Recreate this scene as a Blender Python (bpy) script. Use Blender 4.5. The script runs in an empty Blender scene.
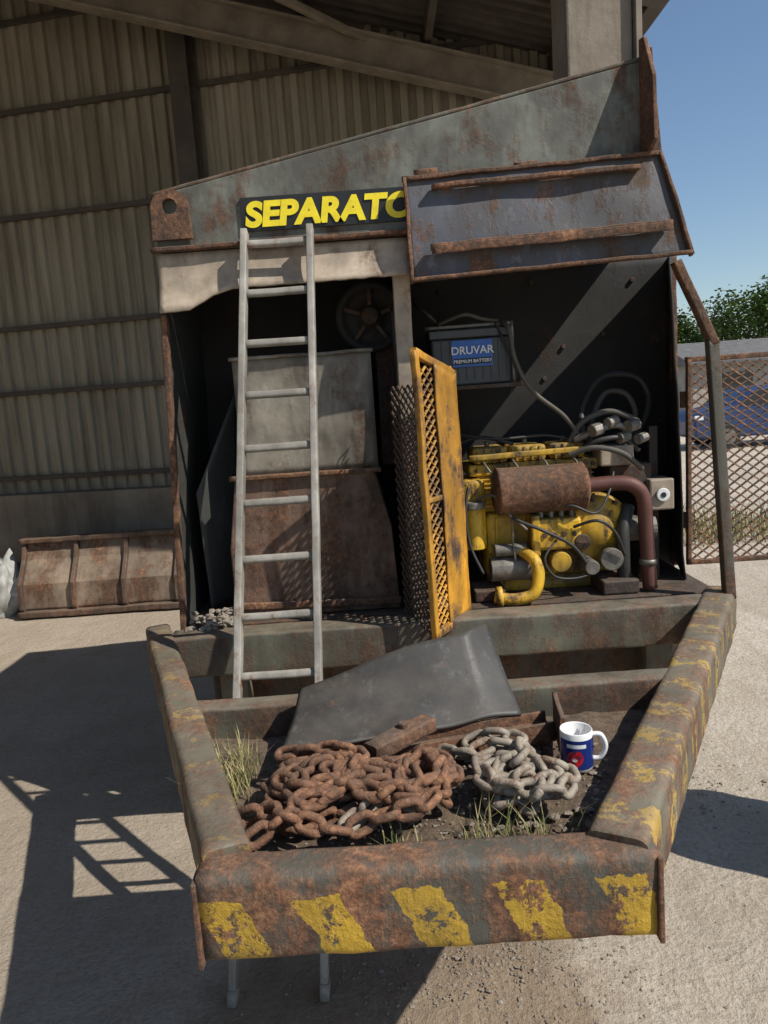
import bpy, bmesh, math, random
from mathutils import Vector, Matrix, noise
random.seed(7)
scene=bpy.context.scene
# ---------------------------------------------------------------- helpers
def link(o,parent=None):
    bpy.context.collection.objects.link(o)
    if parent: o.parent=parent
    return o
def empty(name):
    o=bpy.data.objects.new(name,None); return link(o)
def mesh_obj(name,bm,mat,parent=None,smooth=False):
    me=bpy.data.meshes.new(name); bm.normal_update(); bm.to_mesh(me); bm.free()
    if mat: me.materials.append(mat)
    if smooth:
        for p in me.polygons: p.use_smooth=True
    return link(bpy.data.objects.new(name,me),parent)
def pydata(name,v,f,mat,parent=None,smooth=False):
    me=bpy.data.meshes.new(name); me.from_pydata([tuple(a) for a in v],[],f); me.validate(); me.update()
    if mat: me.materials.append(mat)
    if smooth:
        for p in me.polygons: p.use_smooth=True
    return link(bpy.data.objects.new(name,me),parent)
def bev(o,w=.004,seg=2):
    m=o.modifiers.new("b",'BEVEL'); m.width=w; m.segments=seg; m.limit_method='ANGLE'; m.angle_limit=math.radians(40); return o
def box(name,x0,x1,y0,y1,z0,z1,mat,parent=None,b=.004):
    v=[(x,y,z) for x in(x0,x1) for y in(y0,y1) for z in(z0,z1)]
    f=[(0,1,3,2),(4,6,7,5),(0,4,5,1),(2,3,7,6),(0,2,6,4),(1,5,7,3)]
    o=pydata(name,v,f,mat,parent)
    if b: bev(o,b)
    return o
def prism(name,pts,y0,y1,mat,parent=None,b=.003,axis='Y'):
    n=len(pts)
    if axis=='Y': v=[(p[0],y0,p[1]) for p in pts]+[(p[0],y1,p[1]) for p in pts]
    elif axis=='X': v=[(y0,p[0],p[1]) for p in pts]+[(y1,p[0],p[1]) for p in pts]
    else: v=[(p[0],p[1],y0) for p in pts]+[(p[0],p[1],y1) for p in pts]
    f=[tuple(range(n)),tuple(range(2*n-1,n-1,-1))]+[(i,i+n,(i+1)%n+n,(i+1)%n) for i in range(n)]
    o=pydata(name,v,f,mat,parent)
    bm=bmesh.new(); bm.from_mesh(o.data); bmesh.ops.recalc_face_normals(bm,faces=bm.faces); bm.to_mesh(o.data); bm.free()
    if b: bev(o,b)
    return o
def sweep(name,p0,p1,w,h,mat,parent=None,r=.015,amp=.002,up=(0,0,1),nseg=None,cap=True):
    p0=Vector(p0);p1=Vector(p1); t=(p1-p0).normalized(); up=Vector(up); s=t.cross(up).normalized(); u=s.cross(t).normalized()
    L=(p1-p0).length; nseg=nseg or max(2,int(L/.03))
    prof=[]
    for cx,cy,a0 in((w/2-r,h/2-r,0),(-w/2+r,h/2-r,90),(-w/2+r,-h/2+r,180),(w/2-r,-h/2+r,270)):
        for k in range(4):
            a=math.radians(a0+30*k); prof.append((cx+r*math.cos(a),cy+r*math.sin(a)))
    pr=[]
    for i in range(len(prof)):
        a=prof[i]; b=prof[(i+1)%len(prof)]; pr.append(a)
        d=math.hypot(a[0]-b[0],a[1]-b[1])
        if d>.04:
            m=int(d/.03)
            for k in range(1,m+1): pr.append((a[0]+(b[0]-a[0])*k/(m+1),a[1]+(b[1]-a[1])*k/(m+1)))
    n=len(pr); v=[];f=[]
    for i in range(nseg+1):
        c=p0+t*(L*i/nseg)
        for a,b in pr:
            q=c+s*a+u*b
            if amp:
                q=q+noise.noise_vector(q*7)*amp+noise.noise_vector(q*25)*amp*.4
            v.append(q)
    for i in range(nseg):
        for k in range(n):
            f.append((i*n+k,i*n+(k+1)%n,(i+1)*n+(k+1)%n,(i+1)*n+k))
    if cap: f.append(tuple(range(n-1,-1,-1))); f.append(tuple(range(nseg*n,nseg*n+n)))
    o=pydata(name,v,f,mat,parent,True)
    bm=bmesh.new(); bm.from_mesh(o.data); bmesh.ops.recalc_face_normals(bm,faces=bm.faces); bm.to_mesh(o.data); bm.free()
    for p in o.data.polygons:
        if len(p.vertices)>4: p.use_smooth=False
    return o
def catmull(pts,n=8,closed=False):
    P=[Vector(p) for p in pts]; out=[]
    m=len(P); rng=range(m if closed else m-1)
    for i in rng:
        if closed: a,b,c,d=P[(i-1)%m],P[i],P[(i+1)%m],P[(i+2)%m]
        else: a,b,c,d=P[max(i-1,0)],P[i],P[i+1],P[min(i+2,m-1)]
        for k in range(n):
            t=k/n
            out.append(.5*((2*b)+(c-a)*t+(2*a-5*b+4*c-d)*t*t+(3*b-a-3*c+d)*t**3))
    if not closed: out.append(P[-1])
    return out
def tube_data(path,r,ns=10,closed=False):
    n=len(path); v=[];f=[]; prev=None
    for i,p in enumerate(path):
        if closed: t=(path[(i+1)%n]-path[i-1])
        else: t=path[min(i+1,n-1)]-path[max(i-1,0)]
        t.normalize()
        if prev is None:
            a=Vector((0,0,1)) if abs(t.z)<.9 else Vector((1,0,0)); s=t.cross(a).normalized()
        else: s=(prev-t*prev.dot(t)).normalized()
        prev=s; q=t.cross(s)
        for k in range(ns):
            a=2*math.pi*k/ns; v.append(p+(s*math.cos(a)+q*math.sin(a))*r)
    for i in range(n if closed else n-1):
        j=(i+1)%n
        for k in range(ns): f.append((i*ns+k,i*ns+(k+1)%ns,j*ns+(k+1)%ns,j*ns+k))
    if not closed: f.append(tuple(range(ns-1,-1,-1))); f.append(tuple(range((n-1)*ns,n*ns)))
    return v,f
def tube(name,pts,r,mat,parent=None,ns=10,smooth=True,n=8):
    v,f=tube_data(catmull(pts,n) if smooth else [Vector(p) for p in pts],r,ns)
    return pydata(name,v,f,mat,parent,True)
def cyl(name,p0,p1,r,mat,parent=None,ns=28,r2=None,b=.004):
    p0=Vector(p0);p1=Vector(p1);t=(p1-p0).normalized()
    a=Vector((0,0,1)) if abs(t.z)<.9 else Vector((1,0,0)); s=t.cross(a).normalized(); q=t.cross(s); r2=r if r2 is None else r2
    v=[];f=[]
    for p,rr in((p0,r),(p1,r2)):
        for k in range(ns):
            an=2*math.pi*k/ns; v.append(p+(s*math.cos(an)+q*math.sin(an))*rr)
    for k in range(ns): f.append((k,(k+1)%ns,(k+1)%ns+ns,k+ns))
    f.append(tuple(range(ns-1,-1,-1))); f.append(tuple(range(ns,2*ns)))
    o=pydata(name,v,f,mat,parent)
    if b: bev(o,b,2)
    return o
def lathe(name,prof,c,mat,parent=None,ns=40,axis='Z'):
    v=[];f=[];n=len(prof)
    for k in range(ns):
        a=2*math.pi*k/ns
        for r,z in prof:
            if axis=='Z': v.append((c[0]+r*math.cos(a),c[1]+r*math.sin(a),c[2]+z))
            elif axis=='Y': v.append((c[0]+r*math.cos(a),c[1]+z,c[2]+r*math.sin(a)))
            else: v.append((c[0]+z,c[1]+r*math.cos(a),c[2]+r*math.sin(a)))
    for k in range(ns):
        for i in range(n-1): f.append((k*n+i,((k+1)%ns)*n+i,((k+1)%ns)*n+i+1,k*n+i+1))
    o=pydata(name,v,f,mat,parent,True)
    bm=bmesh.new(); bm.from_mesh(o.data); bmesh.ops.remove_doubles(bm,verts=bm.verts,dist=1e-5); bmesh.ops.recalc_face_normals(bm,faces=bm.faces); bm.to_mesh(o.data); bm.free()
    return o
def dented(name,c00,c10,c11,c01,thick,mat,parent=None,nu=30,nv=14,amp=.006,bow=0.0,freq=4):
    c=[Vector(p) for p in(c00,c10,c11,c01)]
    nrm=(c[1]-c[0]).cross(c[3]-c[0]).normalized(); v=[];f=[]
    for j in range(nv+1):
        for i in range(nu+1):
            a=i/nu;b=j/nv
            p=c[0]*(1-a)*(1-b)+c[1]*a*(1-b)+c[2]*a*b+c[3]*(1-a)*b
            p=p+nrm*(noise.noise(p*freq)*amp+bow*math.sin(math.pi*b)); v.append(p)
    for j in range(nv):
        for i in range(nu):
            k=j*(nu+1)+i; f.append((k,k+1,k+nu+2,k+nu+1))
    o=pydata(name,v,f,mat,parent,True)
    m=o.modifiers.new("s",'SOLIDIFY'); m.thickness=thick; m.offset=0
    return o
# ---------------------------------------------------------------- materials
def newmat(name):
    m=bpy.data.materials.new(name); m.use_nodes=True; nt=m.node_tree; nt.nodes.clear()
    out=nt.nodes.new('ShaderNodeOutputMaterial'); b=nt.nodes.new('ShaderNodeBsdfPrincipled'); nt.links.new(b.outputs[0],out.inputs[0])
    tc=nt.nodes.new('ShaderNodeTexCoord'); return m,nt,b,tc.outputs['Object']
def nz(nt,co,scale,detail=6,rough=.6,dist=0,stretch=None):
    if stretch:
        mp=nt.nodes.new('ShaderNodeMapping'); mp.inputs['Scale'].default_value=stretch; nt.links.new(co,mp.inputs[0]); co=mp.outputs[0]
    n=nt.nodes.new('ShaderNodeTexNoise'); n.inputs['Scale'].default_value=scale; n.inputs['Detail'].default_value=min(detail,5)
    n.inputs['Roughness'].default_value=rough; n.inputs['Distortion'].default_value=dist; nt.links.new(co,n.inputs['Vector']); return n.outputs['Fac']
def ramp(nt,fac,stops):
    r=nt.nodes.new('ShaderNodeValToRGB'); nt.links.new(fac,r.inputs[0]); e=r.color_ramp.elements
    while len(e)>1: e.remove(e[-1])
    for i,(p,c) in enumerate(stops):
        if i==0: e[0].position=p; el=e[0]
        else: el=e.new(p)
        if not hasattr(c,'__len__'): c=(c,c,c)
        el.color=(*c[:3],1)
    return r.outputs[0]
def mix(nt,fac,a,b,mode='MIX'):
    m=nt.nodes.new('ShaderNodeMix'); m.data_type='RGBA'; m.blend_type=mode
    for s,val in((m.inputs[0],fac),(m.inputs[6],a),(m.inputs[7],b)):
        if isinstance(val,(int,float)): s.default_value=val
        elif isinstance(val,tuple): s.default_value=(*val[:3],1)
        else: nt.links.new(val,s)
    return m.outputs[2]
def mth(nt,op,a,b=None,c=None):
    m=nt.nodes.new('ShaderNodeMath'); m.operation=op
    for i,val in enumerate((a,b,c)):
        if val is None: continue
        if isinstance(val,(int,float)): m.inputs[i].default_value=val
        else: nt.links.new(val,m.inputs[i])
    return m.outputs[0]
def bump(nt,b,h,strength=.4,dist=.01):
    n=nt.nodes.new('ShaderNodeBump'); n.inputs['Strength'].default_value=strength; n.inputs['Distance'].default_value=dist
    nt.links.new(h,n.inputs['Height']); nt.links.new(n.outputs[0],b.inputs['Normal'])
def paint_rust(name,paint,rust=.45,scale=5,rough=.6,dust=.25,stripe=None,k=1.0,edge=.05,bumpk=.4,streak=True,dustcol=(.33,.27,.2),grime=.6,scuff=.35):
    m,nt,b,co=newmat(name)
    med=nz(nt,co,11,4,.65); fin=nz(nt,co,55,5,.75)
    base=mix(nt,ramp(nt,med,[(.3,0.0),(.7,1.0)]),tuple(c*.7 for c in paint),tuple(min(1,c*1.25) for c in paint))
    if scuff:
        sc=nz(nt,co,16,5,.8,0,(1,1,.5)); base=mix(nt,ramp(nt,sc,[(.56,0.0),(.68,scuff)]),base,tuple(min(1,c*1.2+.11) for c in paint))
    if stripe:
        ax,per,ycol,amount,shift,ztop=stripe
        d=nt.nodes.new('ShaderNodeVectorMath'); d.operation='DOT_PRODUCT'; nt.links.new(co,d.inputs[0]); d.inputs[1].default_value=ax
        w=mth(nt,'ADD',mth(nt,'ADD',d.outputs['Value'],shift),mth(nt,'MULTIPLY',med,.06))
        fr=mth(nt,'FRACT',mth(nt,'DIVIDE',w,per))
        st=mth(nt,'LESS_THAN',fr,.50)
        sx0=nt.nodes.new('ShaderNodeSeparateXYZ'); nt.links.new(co,sx0.inputs[0])
        st=mth(nt,'MULTIPLY',st,mth(nt,'LESS_THAN',mth(nt,'ADD',sx0.outputs[2],mth(nt,'MULTIPLY',med,.07)),ztop))
        chip=ramp(nt,nz(nt,co,17,5,.8,.2),[(amount-.02,1.0),(amount+.02,0.0)])
        st=mth(nt,'MULTIPLY',st,chip)
        yc=mix(nt,fin,tuple(c*.45 for c in ycol),tuple(c*1.2 for c in ycol))
    rc=ramp(nt,mth(nt,'ADD',mth(nt,'MULTIPLY',fin,.6),mth(nt,'MULTIPLY',med,.4)),[(.36,(.030*k,.017*k,.012*k)),(.47,(.11*k,.05*k,.027*k)),(.55,(.22*k,.10*k,.05*k)),(.66,(.36*k,.20*k,.11*k))])
    r1=mth(nt,'ADD',mth(nt,'MULTIPLY',nz(nt,co,scale,5,.78),.85),mth(nt,'MULTIPLY',fin,.15))
    if streak:
        r2=nz(nt,co,scale*2.2,4,.7,0,(1,1,.18)); r1=mth(nt,'ADD',mth(nt,'MULTIPLY',r1,.6),mth(nt,'MULTIPLY',r2,.4))
    th=.5+(.5-rust)*.34
    mask=ramp(nt,r1,[(max(0,th-edge),0.0),(min(1,th+edge),1.0)])
    col=mix(nt,mask,base,rc)
    if stripe: col=mix(nt,st,col,yc)
    if grime:
        gm=nz(nt,co,2.6,4,.75,.3,(1,1,.45)); col=mix(nt,ramp(nt,gm,[(.42,grime),(.62,0.0)]),col,mix(nt,.75,col,(.03,.024,.018)))
    g=nt.nodes.new('ShaderNodeNewGeometry'); sx=nt.nodes.new('ShaderNodeSeparateXYZ'); nt.links.new(g.outputs['Normal'],sx.inputs[0])
    up=mth(nt,'MAXIMUM',sx.outputs[2],0.15)
    dm=mth(nt,'MULTIPLY',mth(nt,'MULTIPLY',up,dust*1.6),ramp(nt,med,[(.3,1.0),(.65,.15)]))
    dm=mth(nt,'MINIMUM',dm,.9)
    col=mix(nt,dm,col,dustcol)
    nt.links.new(col,b.inputs['Base Color'])
    nt.links.new(ramp(nt,mask,[(0,rough),(1,.9)]),b.inputs['Roughness'])
    h=mth(nt,'ADD',mth(nt,'MULTIPLY',mth(nt,'ADD',mask,.35),fin),mth(nt,'MULTIPLY',med,.7))
    bump(nt,b,h,bumpk,.006)
    return m
def plain(name,c,rough=.6,metal=0,var=.25,scale=12,bumpk=.15):
    m,nt,b,co=newmat(name)
    f=ramp(nt,nz(nt,co,scale,5,.65),[(.3,0.0),(.7,1.0)])
    nt.links.new(mix(nt,f,tuple(x*(1-var) for x in c),tuple(min(1,x*(1+var)) for x in c)),b.inputs['Base Color'])
    b.inputs['Roughness'].default_value=rough; b.inputs['Metallic'].default_value=metal
    if bumpk: bump(nt,b,nz(nt,co,scale*5,3),bumpk,.004)
    return m
M={}
M['green']=paint_rust('weathered_greygreen_paint',(.115,.118,.085),.46,5,dust=.34,k=.85,grime=.9)
M['greentop']=paint_rust('upper_beam_paint',(.165,.175,.145),.38,3.6,dust=.28,k=.75,grime=.9)
M['hood']=paint_rust('hood_paint',(.075,.08,.10),.36,7,dust=.28,k=.75,scuff=.75,grime=.8)
M['rust']=paint_rust('rust',(.13,.07,.045),.8,9,dust=.25,k=.95,scuff=.15,bumpk=.7)
M['rustdark']=paint_rust('rust_dark',(.05,.035,.028),.5,7,dust=.15,k=.55)
M['rustbox']=paint_rust('rust_box',(.16,.095,.066),.5,6,dust=.25,k=.7,grime=.8)
M['bucket']=paint_rust('bucket_steel',(.27,.20,.145),.5,3,dust=.3,k=.9)
M['cream']=paint_rust('faded_cream_steel',(.44,.355,.265),.28,3.5,dust=.3,k=.95,grime=.5)
M['grey']=paint_rust('dusty_grey_steel',(.25,.225,.18),.27,3.5,dust=.3,k=.7,grime=.9,scuff=.5)
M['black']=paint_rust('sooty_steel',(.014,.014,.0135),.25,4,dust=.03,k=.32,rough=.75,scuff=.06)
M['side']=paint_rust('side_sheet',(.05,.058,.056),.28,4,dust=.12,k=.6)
M['front']=paint_rust('hazard_front',(.085,.083,.066),.54,6,dust=.12,k=1.15,stripe=((1,0,.45),.200,(.60,.37,.035),.550,-.015,.978),grime=.5,bumpk=.6)
M['armR']=paint_rust('hazard_right',(.14,.13,.092),.52,5,dust=.3,k=.95,stripe=((.5,.86,.2),.185,(.48,.31,.06),.475,0,2),grime=.6,bumpk=.5)
M['armL']=paint_rust('hazard_left',(.14,.13,.092),.5,5,dust=.3,k=.95,stripe=((-.4,.9,.2),.18,(.42,.27,.05),.44,0,2),grime=.6,bumpk=.5)
M['yellow']=paint_rust('engine_yellow',(.66,.39,.02),.33,9,dust=.2,k=.45,rough=.45,grime=1.0,scuff=.2)
M['door']=paint_rust('door_yellow',(.68,.32,.025),.38,6,dust=.12,k=.6,rough=.5,grime=.7,scuff=.25)
M['muffler']=paint_rust('muffler_rust',(.16,.06,.035),.85,14,dust=.1,k=.85)
M['pipe']=plain('exhaust_red_brown',(.10,.035,.025),.6)
M['hose']=plain('black_hose',(.03,.028,.026),.55)
M['hosegrey']=plain('dusty_hose',(.09,.08,.065),.7)
M['alu']=paint_rust('weathered_aluminium',(.33,.31,.27),.24,9,dust=.25,k=1.2,rough=.55,grime=.6,scuff=.6,bumpk=.3)
M['steel']=plain('worn_steel',(.18,.165,.14),.5,.4,.45,25)
M['chainr']=paint_rust('chain_rust',(.21,.10,.058),.7,18,dust=.22,k=1.15,streak=False,dustcol=(.30,.19,.12),grime=.4,scuff=.1,bumpk=.6)
M['chaing']=paint_rust('chain_grey',(.30,.255,.195),.36,18,dust=.35,k=.9,streak=False,dustcol=(.38,.31,.24),grime=.3,scuff=.2,bumpk=.5)
M['rubber']=paint_rust('grey_sheet',(.038,.039,.038),.10,5,dust=.20,k=.7,streak=False,rough=.55,dustcol=(.25,.21,.17),scuff=.8,bumpk=.2,grime=.7)
M['white']=plain('white_ceramic',(.78,.77,.75),.2,0,.03,8,0)
M['blue']=plain('blue_glaze',(.015,.03,.16),.2,0,.1,8,0)
M['red']=plain('red_glaze',(.55,.02,.03),.25,0,.1,8,0)
M['label']=plain('label_blue',(.03,.12,.42),.5,0,.15,20,0)
M['batt']=plain('battery_case',(.05,.052,.055),.45)
M['ywtext']=plain('yellow_lettering',(.85,.68,.02),.5,0,.15,20,0)
M['sign']=plain('black_sign',(.012,.012,.012),.5,0,.2,20,0)
M['text']=plain('white_lettering',(.7,.7,.7),.5,0,.05,20,0)
M['sack']=plain('white_sack',(.35,.35,.33),.7,0,.2,10)
def soilmat(name,c1,c2):
    m,nt,b,co=newmat(name)
    f=ramp(nt,nz(nt,co,30,5,.7),[(.3,0.0),(.7,1.0)])
    nt.links.new(mix(nt,f,c1,c2),b.inputs['Base Color']); b.inputs['Roughness'].default_value=.95
    bump(nt,b,nz(nt,co,90,5,.75),.9,.012); return m
M['soil']=soilmat('soil',(.07,.05,.035),(.24,.17,.115))
M['stone']=soilmat('stone',(.22,.18,.14),(.44,.38,.31))
# ---------------------------------------------------------------- ground
m,nt,b,co=newmat('yard_concrete_dust')
big=ramp(nt,nz(nt,co,.6,5,.65,.4),[(.35,0.0),(.65,1.0)])
c=mix(nt,big,(.50,.425,.335),(.70,.62,.51))
mid=ramp(nt,nz(nt,co,3.0,5,.75,.8),[(.40,0.0),(.62,.75)])
c=mix(nt,mid,c,(.52,.43,.325))
fine=nz(nt,co,45,5,.8); c=mix(nt,ramp(nt,fine,[(.36,.55),(.55,0.0)]),c,(.26,.205,.15))
c=mix(nt,ramp(nt,nz(nt,co,170,3,.7),[(.60,0.0),(.70,.6)]),c,(.68,.62,.53))
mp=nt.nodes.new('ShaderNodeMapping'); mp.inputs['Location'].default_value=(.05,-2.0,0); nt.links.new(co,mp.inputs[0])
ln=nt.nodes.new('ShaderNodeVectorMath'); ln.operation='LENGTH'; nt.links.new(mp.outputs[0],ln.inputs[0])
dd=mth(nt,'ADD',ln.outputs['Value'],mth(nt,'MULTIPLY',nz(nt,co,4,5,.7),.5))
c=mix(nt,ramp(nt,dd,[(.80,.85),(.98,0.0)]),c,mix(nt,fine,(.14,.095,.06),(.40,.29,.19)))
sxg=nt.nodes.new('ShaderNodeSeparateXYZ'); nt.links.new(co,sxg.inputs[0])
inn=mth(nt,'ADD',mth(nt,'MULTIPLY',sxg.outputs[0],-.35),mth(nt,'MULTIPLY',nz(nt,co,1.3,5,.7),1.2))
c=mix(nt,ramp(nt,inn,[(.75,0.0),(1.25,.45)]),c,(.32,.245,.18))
tr=nz(nt,co,2.4,5,.7,.2,(2.2,.25,1)); c=mix(nt,ramp(nt,tr,[(.50,0.0),(.60,.35)]),c,(.38,.31,.23))
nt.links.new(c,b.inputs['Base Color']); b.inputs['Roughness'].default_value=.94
h=mth(nt,'ADD',mth(nt,'MULTIPLY',fine,.8),mth(nt,'MULTIPLY',nz(nt,co,8,5,.7),1.4))
bump(nt,b,h,.9,.022); M['ground']=m
v=[];f=[]
def gh(x,y):
    r=math.hypot(x,y-3)
    if r>14: return 0
    g=(noise.noise(Vector((x*1.3,y*1.3,0)))*.014+noise.noise(Vector((x*6,y*6,3)))*.006+noise.noise(Vector((x*14,y*14,5)))*.003)*(1-r/14)
    g+=.035*math.exp(-((x-.25)**2/.12+(y-2.15)**2/.03))*(1+.5*noise.noise(Vector((x*9,y*9,8))))
    return g
N=260
xs=[-8+16*i/N for i in range(N+1)]; ys=[1+16*i/N for i in range(N+1)]
xs=[-300,-80,-20]+xs+[20,80,300]; ys=[-300,-60,-6]+ys+[24,80,500]
for y in ys:
    for x in xs: v.append((x,y,gh(x,y)))
W=len(xs)
for j in range(len(ys)-1):
    for i in range(W-1): f.append((j*W+i,j*W+i+1,(j+1)*W+i+1,(j+1)*W+i))
pydata('ground',v,f,M['ground'],None,True)
def rocks(name,spots,mat,parent=None):
    V=[];Fc=[]
    for (x,y,z,s) in spots:
        bm=bmesh.new(); bmesh.ops.create_icosphere(bm,subdivisions=1,radius=s)
        off=Vector((random.random()*50,)*3); o=len(V)
        sc=Vector((random.uniform(.6,1.4),random.uniform(.6,1.4),random.uniform(.35,.8)))
        for vv in bm.verts:
            p=vv.co*(1+.8*noise.noise(vv.co/s*1.4+off)); V.append((x+p.x*sc.x,y+p.y*sc.y,z+p.z*sc.z))
        for ff in bm.faces: Fc.append(tuple(o+q.index for q in ff.verts))
        bm.free()
    return pydata(name,V,Fc,mat,parent)
sp=[]
def ss(): return .0022+.006*random.random()**3
for i in range(1300):
    x=random.gauss(.22,.26); y=random.gauss(2.15,.14); s=ss(); sp.append((x,y,gh(x,y)+s*.2,s))
for i in range(900):
    x=random.uniform(-3.5,3.5); y=random.uniform(1.8,7); s=ss(); sp.append((x,y,gh(x,y)+s*.2,s))
for i in range(260):
    x=random.gauss(1.25,.2); y=random.gauss(3.25,.15); s=ss()*1.5; sp.append((x,y,gh(x,y)+s*.2,s))
rocks('gravel',sp,M['stone'])
# ---------------------------------------------------------------- barn
barn=empty('barn')
m,nt,b,co=newmat('barn_cladding')
w=nz(nt,co,1.2,5,.6,0,(1,1,.3)); c=mix(nt,ramp(nt,w,[(.3,0.0),(.7,1.0)]),(.21,.18,.125),(.37,.325,.245))
s2=nz(nt,co,9,5,.7,0,(1,1,.08)); c=mix(nt,ramp(nt,s2,[(.45,0.0),(.7,.6)]),c,(.11,.085,.06))
nt.links.new(c,b.inputs['Base Color']); b.inputs['Roughness'].default_value=.8; M['clad']=m
M['bsteel']=plain('barn_steel',(.075,.06,.048),.7,0,.3,5)
M['bsteel2']=plain('barn_steel_pale',(.21,.175,.13),.7,0,.3,5)
m,nt,b,co=newmat('barn_concrete'); c=mix(nt,ramp(nt,nz(nt,co,1.5,5,.7),[(.3,0.0),(.7,1.0)]),(.18,.145,.11),(.33,.28,.215))
c=mix(nt,ramp(nt,nz(nt,co,3,5,.7,0,(1,1,.15)),[(.5,0.0),(.65,.6)]),c,(.10,.08,.06))
nt.links.new(c,b.inputs['Base Color']); b.inputs['Roughness'].default_value=.9; bump(nt,b,nz(nt,co,20,5,.7),.5,.01); M['conc']=m
piv=Vector((-4,8.5,0)); yaw=math.radians(-10); Rm=Matrix.Translation(piv)@Matrix.Rotation(yaw,4,'Z')
def place(o): o.matrix_world=Rm; o.parent=barn; return o
per=.155; prof=[(0,0),(.045,0),(.06,-.045),(.125,-.045),(.14,0)]
v=[];f=[];x=-5.0; cols=[]
while x<6.0:
    for dx,dy in prof: cols.append((x+dx,dy))
    x+=per
for sheet,(z0,z1,oy) in enumerate([(1.1,3.0,0),(2.96,5.2,-.006),(5.16,7.6,-.012)]):
    o0=len(v)
    for cx,cy in cols: v.append((cx,cy+oy,z0)); v.append((cx,cy+oy,z1))
    for k in range(len(cols)-1): f.append((o0+2*k,o0+2*k+2,o0+2*k+3,o0+2*k+1))
place(pydata('back_wall_cladding',v,f,M['clad']))
place(box('wall_plinth',-5,6.1,-.25,.2,0,1.13,M['conc'],None,.01))
for z in (1.30,2.25,2.95,4.1,5.15,6.0):
    place(box('sheeting_rail',-5,6.1,-.10,-.055,z-.025,z+.025,M['bsteel'],None,.003))
for cx in(-3.4,2.38):
    place(box('column_flange',cx-.10,cx+.10,-.30,-.285,1.1,6.9,M['bsteel'],None,0))
    place(box('column_web',cx-.008,cx+.008,-.284,-.12,1.1,6.9,M['bsteel'],None,0))
    place(box('column_back',cx-.10,cx+.10,-.118,-.103,1.1,6.9,M['bsteel'],None,0))
def rz(x): return 5.25-.27*x
v=[];f=[]
def roofpatch(xa,xb,ya,yb):
    pr=[];y=ya
    while y<yb:
        for dy,dz in prof: pr.append((y+dy,-dz))
        y+=per
    o=len(v)
    for yy,dz in pr: v.append((xa,yy,rz(xa)+.22+dz)); v.append((xb,yy,rz(xb)+.22+dz))
    for k in range(len(pr)-1): f.append((o+2*k,o+2*k+1,o+2*k+3,o+2*k+2))
roofpatch(-9,2.35,5.1,9.9)
roofpatch(-9,-2.4,-5,5.05)  # forward roof strip, out of view, added to shade the left side
pydata('roof_sheets',v,f,M['bsteel'],barn)
for xx in [-8.5+1.15*i for i in range(10)]:
    sweep('purlin',(xx,5.1,rz(xx)+.12),(xx,9.6,rz(xx)+.12),.07,.16,M['bsteel'],barn,.01,0,nseg=2)
for yy,mt in((5.35,'bsteel'),(7.35,'bsteel2')):
    for off,h,wd in((-.30,.02,.16),(-.155,.27,.015),(-.01,.02,.16)):
        sweep('rafter',(-9,yy,rz(-9)+off),(2.1,yy,rz(2.1)+off),wd,h,M[mt],barn,.003,0,nseg=2)
sweep('wind_brace',(-3.2,5.5,rz(-3.2)),(1.6,8.2,rz(1.6)-.05),.06,.06,M['bsteel2'],barn,.005,0,nseg=2)
sweep('wind_brace',(-6,5.5,rz(-6)),(-1.2,8.2,rz(-1.2)-.05),.06,.06,M['bsteel2'],barn,.005,0,nseg=2)
box('corner_column',1.40,1.83,5.2,5.6,0,4.85,M['conc'],barn,.015)
box('corner_flashing',1.834,1.875,5.15,5.65,3.9,4.8,M['bsteel2'],barn,.004)
box('eave_gutter',2.22,2.36,5.0,9.7,rz(2.3)+.02,rz(2.3)+.17,M['bsteel'],barn,.01)
box('side_wall',-9.2,-9.0,-5,10,0,7.4,M['clad'],barn,0)
# ---------------------------------------------------------------- loader bucket and sack by the wall
lb=empty('loader_bucket')
back=[(7.20,.0),(7.12,.10),(7.14,.34),(7.30,.56),(7.36,.72),(7.46,.72),(7.80,.60),(7.85,.0)]
prism('shell',back,-3.62,-2.08,M['bucket'],lb,.01,'X')
for xx in(-3.64,-3.12,-2.62,-2.10):
    prism('rib',[(p[0]-.05,p[1]+.01) for p in back[:6]]+[(7.5,.74),(7.5,.02)],xx,xx+.04,M['rustbox'],lb,.006,'X')
sweep('lip',(-3.66,7.34,.75),(-2.04,7.34,.75),.12,.05,M['rustbox'],lb,.01,.006)
sweep('cutting_edge',(-3.66,7.12,.05),(-2.04,7.12,.05),.12,.06,M['rustbox'],lb,.01,.006)
bm=bmesh.new(); bmesh.ops.create_icosphere(bm,subdivisions=4,radius=1)
for q in bm.verts:
    n=q.co.copy(); q.co=Vector((n.x*.30,n.y*.25,n.z*.33+.25))*(1+.4*noise.noise(n*2.2)+.2*noise.noise(n*6)); q.co.z=max(q.co.z,.0)
    q.co+=Vector((-3.98,7.35,0))
mesh_obj('white_sack',bm,M['sack'],None,True)
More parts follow.
